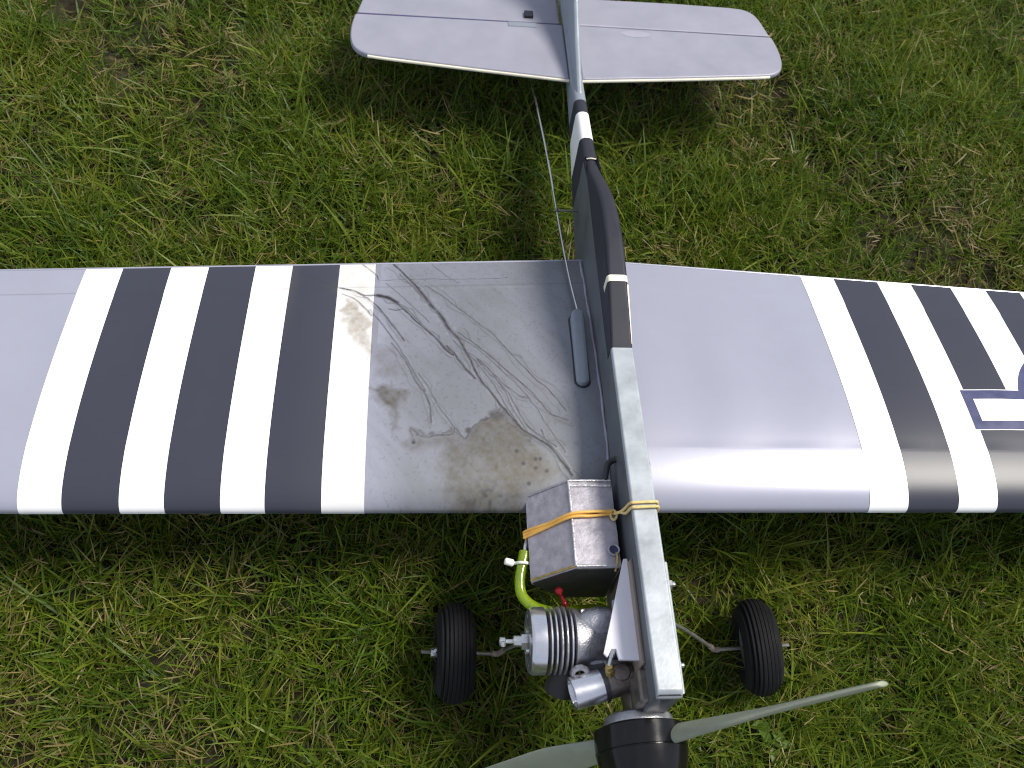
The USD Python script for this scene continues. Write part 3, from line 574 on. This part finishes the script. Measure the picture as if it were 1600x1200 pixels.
for sg, nm in ((-1, 'left'), (1, 'right')):
    tip = [(0.0050, 0.3680), (0.0866, 0.3765), (0.150, 0.3838)] + [tuple(p[:2]) for p in smooth_path([(0.1580, 0.3848, 0), (0.1690, 0.3870, 0), (0.1768, 0.3925, 0), (0.1808, 0.4010, 0), (0.1822, 0.4130, 0), (0.1815, 0.4270, 0), (0.1795, 0.4392, 0)], 6)] + [(0.0050, 0.4400)]
    stab = part('stabiliser', slab([(sg * a, b) for a, b in tip], SZ, ST, rc=0.001), 'tail', plane, 40, f'{nm} half of the fixed tailplane')
    le = [(0.0052, 0.3679), (0.0866, 0.3764), (0.150, 0.3836), (0.1670, 0.3861)]
    part('leading_edge', tube([(sg * a, b + 0.0002, SZ + 0.0002) for a, b in le], 0.0012, 10, 6), 'cream', stab)
    el = [(0.0070, 0.4412)] + [tuple(p[:2]) for p in smooth_path([(0.1785, 0.4404, 0), (0.1762, 0.4520, 0), (0.1735, 0.4640, 0), (0.1695, 0.4725, 0), (0.1620, 0.4780, 0), (0.1500, 0.4800, 0)], 6)] + [(0.100, 0.4812), (0.0070, 0.4800)]
    elev = part('elevator', slab([(sg * a, b) for a, b in el], SZ - 0.0002, 0.0044), 'tail', plane, 40, f'{nm} elevator hinged to the tailplane')
    hz = SZ + ST / 2
    part('hinge_line', rbox((min(sg * 0.0065, sg * 0.1775), 0.4396, hz - 0.003), (max(sg * 0.0065, sg * 0.1775), 0.4413, hz + (0.0001 if sg > 0 else -0.0008)), 0.0002), 'patch' if sg > 0 else 'gap', elev, 20)  # right strip: light reflected by the hinge edge put in as a paler colour
    flat = lambda x, y: np.full_like(np.asarray(x, float), hz)
    if sg < 0:
        part('horn_plate', rbox((-0.0520, 0.4330, hz - 0.0005), (-0.0275, 0.4388, hz + 0.0006), 0.0003), 'finpaint', elev, 30)
        horn = part('control_horn', cat([rbox((-0.0375, 0.4460, hz - 0.0005), (-0.0300, 0.4535, hz + 0.0022), 0.0004), rbox((-0.0345, 0.447, SZ - 0.020), (-0.0330, 0.453, SZ), 0.0003)]), 'canopy', elev, 30)
    else:
        for (px, py, rx, ry) in ((0.0575, 0.4318, 0.0125, 0.0045),):
            g = affinity.scale(Point(px, py).buffer(1, 24), rx, ry)
            part('touch_up_patch', decal(g, 0.00015 if py < 0.44 else 0.00005, flat, 0.006), 'patch' if px < 0.1 else 'tail', elev if py > 0.44 else stab, True)
# fin with its long dorsal fillet
finp = [(0.336, 0.0350), (0.3687, 0.0447), (0.393, 0.0520), (0.4255, 0.0640), (0.450, 0.078), (0.475, 0.102), (0.490, 0.125), (0.500, 0.128), (0.512, 0.125), (0.512, 0.030), (0.45, 0.030)]
fin = slab(finp, 0, 0.0046, 0.0014); v = fin.vertices[:, [2, 0, 1]]; fin = trimesh.Trimesh(v, fin.faces, process=False); fin.fix_normals()
fin_p = part('fin', fin, 'finpaint', plane, 40)
rud = slab([(0.5135, 0.034), (0.5135, 0.124), (0.525, 0.120), (0.540, 0.105), (0.545, 0.080), (0.542, 0.050), (0.530, 0.034)], 0, 0.004, 0.0012); v = rud.vertices[:, [2, 0, 1]]; rud = trimesh.Trimesh(v, rud.faces, process=False); rud.fix_normals()
part('rudder', rud, 'finpaint', fin_p, 40)
part('tail_skid', tube([(0, 0.44, 0.02), (0, 0.447, -0.01), (0, 0.452, -0.034), (0, 0.462, -0.038)], 0.0011, 8), 'wire', plane)

# ------------------------------------------------------------------ pushrod
rodp = [(-0.0165, 0.1400, 0.0170), (-0.0185, 0.170, 0.0125), (-0.0200, 0.205, 0.0085), (-0.0225, 0.250, 0.0085), (-0.0255, 0.300, 0.0100), (-0.0295, 0.350, 0.0110), (-0.0335, 0.400, 0.0110), (-0.0338, 0.449, 0.0095)]
pr = part('pushrod', tube(rodp, 0.00085, 8, 6), 'steel', plane)
part('rod_guide', cat([rod((-0.0225, 0.243, 0.0085), (-0.0052, 0.243, 0.0085), 0.0008, 8), rod((-0.0225, 0.2415, 0.0085), (-0.0225, 0.2445, 0.0085), 0.0017, 12)]), 'wire', plane)

# ------------------------------------------------------------------ fuel tank
TY0, TY1 = -0.0465, 0.0080
prof = [(-0.0105, 0.0275), (-0.0360, 0.0275), (-0.0587, 0.0060), (-0.0575, 0.0020), (-0.0370, -0.0190), (-0.0105, -0.0190)]
tk = prism(prof, TY0, TY1, 1, 0.0006); tk = tk.subdivide_to_size(0.004)
v = tk.vertices.copy(); nz = meshkit.fbm(v * 90, 3, 4) - 0.5; v[:, 2] += nz * 0.0005; v[:, 0] += (meshkit.fbm(v * 80 + 9, 3, 5) - 0.5) * 0.0009
tank = part('fuel_tank', trimesh.Trimesh(v, tk.faces, process=False), 'tin', plane, 22, 'dull tinned metal fuel tank with chamfered outer side')
part('end_plate', prism(Polygon(prof).buffer(-0.0012), TY0 - 0.0004, TY0 + 0.001, 1), 'soot', tank, 20, 'front end of the tank with its shade put into the colour')  # dark sheet that paints the shade of the front face
part('soldered_seam', tube([(-0.0360, TY0 + 0.001, 0.0278), (-0.0358, -0.02, 0.0277), (-0.0360, TY1 - 0.001, 0.0278)], 0.00065, 8), 'solder', tank)
def rim(y, r, mk, pts, dz=0.0004): part('soldered_seam', tube([(x, y, z + dz) for x, z in pts], r, 8, 5), mk, tank)
rim(TY1 - 0.0012, 0.0008, 'solder', [(-0.0110, 0.0275), (-0.0240, 0.0277), (-0.0355, 0.0275)]); rim(TY1 - 0.0012, 0.0007, 'tin', [(-0.0365, 0.0270), (-0.0480, 0.0165), (-0.0582, 0.0065)])
rim(TY0 + 0.0010, 0.0008, 'solder', [(-0.0190, 0.0275), (-0.0280, 0.0277), (-0.0355, 0.0275)]); rim(TY0 + 0.0010, 0.0007, 'brass', [(-0.0365, 0.0270), (-0.0480, 0.0165), (-0.0582, 0.0065)])
part('end_lip', rbox((-0.0355, TY1 - 0.0052, 0.0272), (-0.0110, TY1 - 0.0036, 0.0284), 0.0004), 'solder', tank)
part('filler_neck', lathe([(-0.001, 0.0034), (0.0012, 0.0034), (0.0016, 0.0030), (0.0012, 0.0024), (-0.001, 0.0024)], (-0.0140, -0.0365, 0.0280), (0.05, -0.1, 1), 24), 'tin', tank)
part('filler_hole', lathe([(0, 0), (0, 0.0024), (0.0003, 0.0024), (0.0003, 0)], (-0.0140, -0.0365, 0.0283), (0.05, -0.1, 1), 24), 'gap', tank)
part('filler_tube', tube([(-0.0128, -0.0375, 0.0275), (-0.0124, -0.0405, 0.0290), (-0.0128, -0.0440, 0.0282), (-0.0135, -0.0475, 0.0245)], 0.0008, 8), 'brass', tank)
part('tank_outlet', tube([(-0.0588, -0.0190, 0.0020), (-0.0600, -0.0235, 0.0020), (-0.0606, -0.0290, 0.0015)], 0.0012, 10), 'solder', tank)
# fuel tube
ft = part('fuel_tube', tube([(-0.0605, -0.0265, 0.0018), (-0.0622, -0.0340, 0.0012), (-0.0640, -0.0430, 0.0000), (-0.0628, -0.0520, -0.0010), (-0.0560, -0.0585, -0.0010), (-0.0450, -0.0610, -0.0020), (-0.0330, -0.0600, -0.0040), (-0.0220, -0.0585, -0.0060), (-0.0130, -0.0600, -0.0050)], 0.0031, 16), 'tube', plane, True)
part('tube_sleeve', tube([(-0.0604, -0.0262, 0.0018), (-0.0612, -0.0300, 0.0016), (-0.0620, -0.0330, 0.0013)], 0.0034, 16), 'tube', ft, True)
part('tube_clip', cat([tube([(-0.0588, -0.0338, 0.0030), (-0.0605, -0.0342, 0.0050), (-0.0640, -0.0338, 0.0045), (-0.0665, -0.0330, 0.0015), (-0.0690, -0.0328, 0.0010)], 0.0009, 8), rod((-0.0672, -0.0330, 0.0014), (-0.0725, -0.0318, 0.0020), 0.0021, 14, 0.3)]), 'clip', ft)
part('red_pull', cat([tube([(-0.0425, -0.0525, 0.0040), (-0.0412, -0.0560, 0.0062), (-0.0400, -0.0590, 0.0058), (-0.0388, -0.0620, 0.0040)], 0.0010, 8), lathe([(0, 0), (0.0003, 0.0017), (0.0015, 0.0023), (0.0030, 0.0023), (0.0040, 0.0015), (0.0042, 0)], (-0.0432, -0.0500, 0.0030), (0.12, -0.4, 0.6), 16), trimesh.Trimesh(trimesh.creation.icosphere(2, 0.0016).vertices + [-0.0402, -0.0588, 0.0058], trimesh.creation.icosphere(2, 1.0).faces)]), 'red', ft)

# ------------------------------------------------------------------ engine, lying on its side
EY, EZ, ER = -0.0785, 0.0020, 0.0182
eng = UsdGeom.Xform.Define(stage, str(plane.GetPath()) + '/engine').GetPrim()
case = lathe([(0.0, 0), (0.0, 0.0115), (0.0100, 0.0118), (0.0160, 0.0125), (0.0225, 0.0138), (0.0300, 0.0158), (0.0340, 0.0168), (0.0352, 0.0168), (0.0352, 0)], (-0.0010, EY, EZ), (-1, 0, 0), 40)
body = part('crankcase', case, 'alloy', eng, 30)
part('case_web', prism([(-0.0330, 0.0), (-0.0330, 0.0150), (-0.0240, 0.0135), (-0.0090, 0.0040), (-0.0090, -0.001)], EY + 0.0030, EY + 0.0140, 1, 0.0012), 'alloy', body, 30)
part('case_web', rbox((-0.0300, EY - 0.0165, EZ + 0.0015), (-0.0050, EY - 0.0120, EZ + 0.0060), 0.0012), 'alloy', body, 30)
part('transfer_bulge', trimesh.Trimesh(trimesh.creation.icosphere(3, 1.0).vertices * [0.0125, 0.0080, 0.0050] + [-0.0230, EY + 0.0065, EZ + 0.0120], trimesh.creation.icosphere(3, 1.0).faces), 'alloy', body, True)
part('mounting_lug', rbox((-0.0165, EY - 0.0160, 0.0180), (-0.0060, EY + 0.0165, 0.0215), 0.0008), 'alloy', body, 30)
part('lug_screw', cat([rod((-0.0130, EY + 0.0145, 0.0210), (-0.0130, EY + 0.0145, 0.0245), 0.0022, 6), rod((-0.0130, EY + 0.0145, 0.0240), (-0.0130, EY + 0.0145, 0.0265), 0.0012, 10)]), 'steel', body, 30)
cyl = part('cylinder', rod((-0.0355, EY, EZ), (-0.0560, EY, EZ), 0.0128, 40), 'soot', eng, 30)  # dark colour deepens the shade in the gaps between fins
for k in range(6):
    x0 = -0.0360 - k * 0.0028; r = ER - (0.0 if k > 0 else 0.0010)
    part('cooling_fin', lathe([(0, 0.012), (0, r - 0.0002), (0.0002, r), (0.0008, r), (0.0010, r - 0.0002), (0.0010, 0.012)], (x0, EY, EZ), (-1, 0, 0), 56), 'turned' if k in (1, 4, 5) else 'alloy', cyl, 30)
head = part('cylinder_head', lathe([(0, 0), (0, ER), (0.0064, ER), (0.0082, ER - 0.0008), (0.0088, ER - 0.0022), (0.0088, 0.0090), (0.0072, 0.0080), (0.0072, 0)], (-0.0530, EY, EZ), (-1, 0, 0), 64), 'turned', eng, 30)
for k in range(6):
    a = k * math.pi / 3 + 0.3; part('head_screw', rod((-0.0604, EY + 0.0130 * math.cos(a), EZ + 0.0130 * math.sin(a)), (-0.0619, EY + 0.0130 * math.cos(a), EZ + 0.0130 * math.sin(a)), 0.0018, 12), 'steel', head, 30)
part('glow_plug', cat([rod((-0.0600, EY, EZ), (-0.0655, EY, EZ), 0.0048, 6, 0.1), rod((-0.0650, EY, EZ), (-0.0700, EY, EZ), 0.0032, 16), rod((-0.0695, EY, EZ), (-0.0775, EY, EZ), 0.0014, 12)]), 'steel', eng, 30)
part('plug_terminal', cat([rod((-0.0740, EY - 0.0002, EZ), (-0.0775, EY - 0.0002, EZ), 0.0027, 14), rod((-0.0755, EY - 0.0030, EZ + 0.0012), (-0.0755, EY - 0.0008, EZ + 0.0030), 0.0014, 10)]), 'steel', eng, 30)
# front housing, drive washer
part('front_housing', lathe([(0, 0.0130), (0.012, 0.0125), (0.020, 0.0115), (0.0260, 0.0105), (0.0260, 0)], (-0.0010, -0.0930, 0.0010), (0, -1, 0), 36), 'darkalloy', eng, 30)
part('drive_washer', lathe([(0, 0), (0, 0.0150), (0.0015, 0.0175), (0.0048, 0.0190), (0.0060, 0.0190), (0.0060, 0)], (-0.0050, -0.1185, 0.0005), (0, -1, 0), 40), 'alloy', eng, 30)
# carburettor barrel pointing outboard
ca, cb = np.array([-0.0060, -0.1005, 0.0100]), np.array([-0.0405, -0.1090, 0.0085]); u = (cb - ca) / np.linalg.norm(cb - ca); L = np.linalg.norm(cb - ca)
carb = part('carburettor', lathe([(0, 0), (0, 0.0070), (0.0020, 0.0082), (L * 0.46, 0.0082), (L * 0.46, 0)], ca, u, 36), 'darkalloy', eng, 30)
part('carburettor_ring', lathe([(0, 0), (0, 0.0084), (0.0026, 0.0084), (0.0026, 0)], ca + u * L * 0.46, u, 36), 'cord', carb, 30)
part('air_intake', lathe([(0, 0), (0, 0.0083), (0.0004, 0.0086), (L * 0.47 - 0.0005, 0.0086), (L * 0.47, 0.0083), (L * 0.47, 0.0070), (L * 0.30, 0.0056), (L * 0.30, 0)], ca + u * (L * 0.46 + 0.0026), u, 40), 'turned', carb, 30)
part('intake_bore', lathe([(0, 0), (0, 0.0057), (0.0003, 0.0057), (0.0003, 0)], ca + u * (L * 0.46 + 0.0028 + L * 0.30), u, 30), 'gap', carb, 30)
part('throttle_flange', lathe([(0, 0), (0, 0.0040), (0.001, 0.0046), (0.0018, 0.0040), (0.0018, 0)], (-0.0150, -0.1010, 0.0178), (0, -0.05, 1), 24), 'darkalloy', carb, 30)
part('needle_valve', cat([rod((-0.0210, -0.1015, 0.0165), (-0.0222, -0.1000, 0.0215), 0.0026, 6), rod((-0.0221, -0.1003, 0.0210), (-0.0228, -0.0990, 0.0245), 0.0019, 14)]), 'brass', carb, 30)
part('needle', cat([rod((-0.0227, -0.0990, 0.0240), (-0.0208, -0.0925, 0.0290), 0.0011, 10), rod((-0.0216, -0.0955, 0.0268), (-0.0206, -0.0918, 0.0296), 0.0015, 10)]), 'steel', carb, 30)
part('exhaust_boss', lathe([(0, 0.0030), (0, 0.0052), (0.0015, 0.0056), (0.0030, 0.0048), (0.0030, 0.0030)], (-0.0350, -0.0985, 0.0080), (-0.2, -0.6, 0.8), 24), 'alloy', eng, 30)
part('throttle_arm', cat([rod((-0.0300, -0.0975, 0.0085), (-0.0190, -0.1010, 0.0150), 0.0013, 8), rod((-0.0350, -0.0960, 0.0060), (-0.0220, -0.0955, 0.0105), 0.0018, 8)]), 'cord', eng, 30)
part('exhaust_stack', lathe([(0, 0), (0, 0.0075), (0.014, 0.0085), (0.0165, 0.0080), (0.0170, 0.0065), (0.0120, 0.0060), (0.0120, 0)], (-0.0400, -0.0900, -0.0050), (-0.25, -0.75, -0.6), 32), 'soot', eng, 30)
# triangular pale plate over the engine bearers
pl = part('engine_plate', prism([(-0.0098, -0.0430), (-0.0078, -0.0430), (-0.0062, -0.0985), (-0.0185, -0.0980), (-0.0195, -0.0925), (-0.0222, -0.0925), (-0.0245, -0.0965), (-0.0262, -0.0945)], 0.0290, 0.0312, 2), 'plate', plane, 30, 'pale triangular plate between the tank and the propeller')

# ------------------------------------------------------------------ spinner and propeller
SY = -0.1255
spin = part('spinner', lathe([(0, 0), (0, 0.0232), (0.0006, 0.0240), (0.0115, 0.0243), (0.0118, 0.0238), (0.0122, 0.0238), (0.0125, 0.0243), (0.0200, 0.0226), (0.0300, 0.0190), (0.0400, 0.0138), (0.0480, 0.0082), (0.0530, 0.0030), (0.0538, 0)], (-0.0052, SY, 0.0000), (0.03, -1, 0), 72), 'spinner', plane, 30)
def prop_blade(sign, ang):
    d = np.array([math.cos(ang), 0, math.sin(ang)]) * sign; y = np.array([0, -1.0, 0]); e = np.cross(y, d); rows = []
    for r in 1.0 * np.concatenate([np.linspace(0.010, 0.118, 26), [0.121, 0.1235, 0.1252, 0.1262]]):
        c = PchipInterpolator([0.010, 0.03, 0.06, 0.09, 0.115, 0.121, 0.1252, 0.1262], [0.010, 0.0165, 0.0275, 0.0245, 0.0180, 0.0160, 0.0120, 0.0090])(r)
        th = np.interp(r, [0.010, 0.04, 0.08, 0.126], [0.0080, 0.0050, 0.0036, 0.0024])
        pit = math.atan(0.13 / (2 * math.pi * max(r, 0.012)))
        w, nrm = e * math.cos(pit) + y * math.sin(pit), y * math.cos(pit) - e * math.sin(pit)
        a = np.radians(np.linspace(0, 360, 24, endpoint=False)); cx, cy = np.cos(a) * c / 2, np.sin(a) * th / 2 * (1 + 0.25 * np.cos(a))
        rows.append(np.array([-0.0052, SY - 0.0062, 0.0]) + d * (r * 1.07) + np.outer(cx, w) + np.outer(cy, nrm))
    V = np.array(rows); nu, nv = V.shape[:2]; V = np.concatenate([V, V[:, :1]], 1); m = trimesh.Trimesh(V.reshape(-1, 3), grid_faces(nu, nv + 1), process=False)
    c = trimesh.Trimesh(np.vstack([V[-1], V[-1].mean(0)]), np.array([[i, i + 1, nv + 1] for i in range(nv)]), process=False)
    m = cat([m, c]); m.merge_vertices(); m.update_faces(m.nondegenerate_faces()); m.fix_normals(); return m
PANG = math.radians(50)
prop = UsdGeom.Xform.Define(stage, str(plane.GetPath()) + '/propeller').GetPrim()
for s in (1, -1): part('blade', prop_blade(s, PANG), 'prop', prop, 50)

# ------------------------------------------------------------------ landing gear
gear_z, gy_ = -0.0750, -0.0610
for s in (-1, 1):
    gear = part('gear_leg', tube([(s * 0.004, -0.0620, -0.010), (s * 0.0120, -0.0585, -0.0130), (s * 0.0400, -0.0575, -0.0435), (s * 0.0660, -0.0600, -0.0735), (s * 0.0710, gy_, gear_z - 0.0040), (s * 0.0770, gy_, gear_z - 0.0034), (s * 0.1190, gy_, gear_z + 0.0032)], 0.00125, 10, 6), 'wire', plane)
    part('wrapping', tube([(s * 0.0670, -0.0600, -0.0745), (s * 0.0710, gy_, gear_z - 0.0040), (s * 0.0745, gy_, gear_z - 0.0037)], 0.0018, 8), 'ply', gear)
    camber = math.radians(12 if s > 0 else 2); wa = np.array([math.cos(camber), 0, s * math.sin(camber)]); wc = np.array([s * 0.0985, gy_, gear_z])
    whl = UsdGeom.Xform.Define(stage, numbered(str(plane.GetPath()) + '/wheel')).GetPrim()
    R = 0.0308; pr_ = [(-0.0086, 0.0150), (-0.0108, 0.0185), (-0.0120, 0.0205), (-0.0117, 0.0228), (-0.0108, 0.0246)]
    for k in range(8):
        a = -0.0096 + k * 0.0024; b = R - 0.0055 * (abs(a + 0.0012) / 0.0096) ** 2.2
        pr_ += [(a, b - 0.0005), (a + 0.0004, b), (a + 0.0019, b), (a + 0.0023, b - 0.0005)]
    pr_ += [(0.0108, 0.0246), (0.0117, 0.0228), (0.0120, 0.0205), (0.0108, 0.0185), (0.0086, 0.0150)]
    part('tyre', lathe(pr_, wc, wa, 72), 'rubber', whl, 50)
    part('hub', lathe([(-0.0078, 0), (-0.0078, 0.0040), (-0.0060, 0.0050), (-0.0060, 0.0135), (-0.0082, 0.0150), (-0.0086, 0.0162), (0.0086, 0.0162), (0.0082, 0.0150), (0.0060, 0.0135), (0.0060, 0.0050), (0.0078, 0.0040), (0.0078, 0)], wc, wa, 40), 'hub', whl, 35)
    part('wheel_collar', cat([rod(wc + wa * s * 0.0090, wc + wa * s * 0.0150, 0.0031, 18), rod(wc + wa * s * 0.0118 + [0, 0, 0.002], wc + wa * s * 0.0118 + [0, 0, 0.0052], 0.0012, 8)]), 'steel', whl, 30)

# ------------------------------------------------------------------ rubber band
band = thing('rubber_band', 'doubled tan rubber band holding the metal fuel tank against the body', 'rubber band')
rnd = np.random.default_rng(4)
def strand(y0, y1, off, mk, wob):
    pts = [(-0.0125, 0.0285), (-0.0240, 0.0287), (-0.0362, 0.0286), (-0.0475, 0.0176), (-0.0592, 0.0066), (-0.0596, 0.0040), (-0.0500, -0.0080), (-0.0375, -0.0198), (-0.0120, -0.0200)]
    q = [(x, y0 + (y1 - y0) * k / 4 + wob * math.sin(k * 1.7), z + off) for k, (x, z) in enumerate(pts[:5])] + [(x, y1, z - off) for x, z in pts[5:]]
    part('strand', tube(q, 0.0009, 8, 7), mk, band)
strand(-0.0128, -0.0172, 0.0002, 'band', 0.0003); strand(-0.0148, -0.0186, 0.0002, 'band', -0.0003); strand(-0.0138, -0.0158, 0.0011, 'band', 0.0005)
for dy, z in ((-0.0195, 0.0), (-0.0225, 0.0004)):
    part('strand', tube([(-0.0115, -0.0145, 0.0285), (-0.0095, -0.0165 , 0.0345), (-0.0085, dy + 0.001, 0.0440), (-0.0076, dy, 0.0522 + z), (-0.0050, dy - 0.0004, 0.0540 + z), (0.0040, dy, 0.0540 + z), (0.0076, dy + 0.0002, 0.0524 + z), (0.0080, dy, 0.0400), (0.0078, dy - 0.002, 0.0200)], 0.00085, 8, 7), 'bandpale', band)
part('loop', tube([(-0.0125, -0.0125, 0.0290), (-0.0108, -0.0138, 0.0300), (-0.0102, -0.0165, 0.0300), (-0.0115, -0.0185, 0.0292), (-0.0132, -0.0178, 0.0288), (-0.0136, -0.0150, 0.0290), (-0.0125, -0.0125, 0.0292)], 0.0007, 8, 6), 'bandpale', band)

# ------------------------------------------------------------------ a few broad-leaved weeds
def leaf(L, W, az, tilt, base):
    n = 9; t = np.linspace(0, 1, n); w = W * np.sin(np.pi * np.clip(t, 0.03, 1) ** 0.75) * 0.5; w[-1] = 0.0003; a = tilt + 0.9 * t
    h = np.concatenate([[0], np.cumsum(np.sin(a[:-1]) * L / (n - 1))]); z = np.concatenate([[0], np.cumsum(np.cos(a[:-1]) * L / (n - 1))])
    d = np.array([math.cos(az), math.sin(az), 0]); s = np.array([-d[1], d[0], 0]); c = np.array(base) + np.outer(h, d) + np.outer(z, [0, 0, 1])
    V = np.stack([c - s * w[:, None] + [0, 0, 0.0012], c, c + s * w[:, None] + [0, 0, 0.0012]], 1).reshape(-1, 3); return trimesh.Trimesh(V, grid_faces(n, 3), process=False)
x, y = 0.108, -0.122
w = thing('weed', 'small yellowish broad-leaved weed in the grass to the right of the spinner', 'weed', False); z = float(ground_z(np.array(x), np.array(y)))
for k in range(7):
    part('leaf', leaf(0.012 * (0.7 + 0.6 * rnd.random()), 0.006, k * 2 * math.pi / 7 + rnd.normal(0, 0.4), 0.6 + 0.5 * rnd.random(), (x + rnd.normal(0, 0.004), y + rnd.normal(0, 0.004), z + 0.008)), 'leaf', w, True)
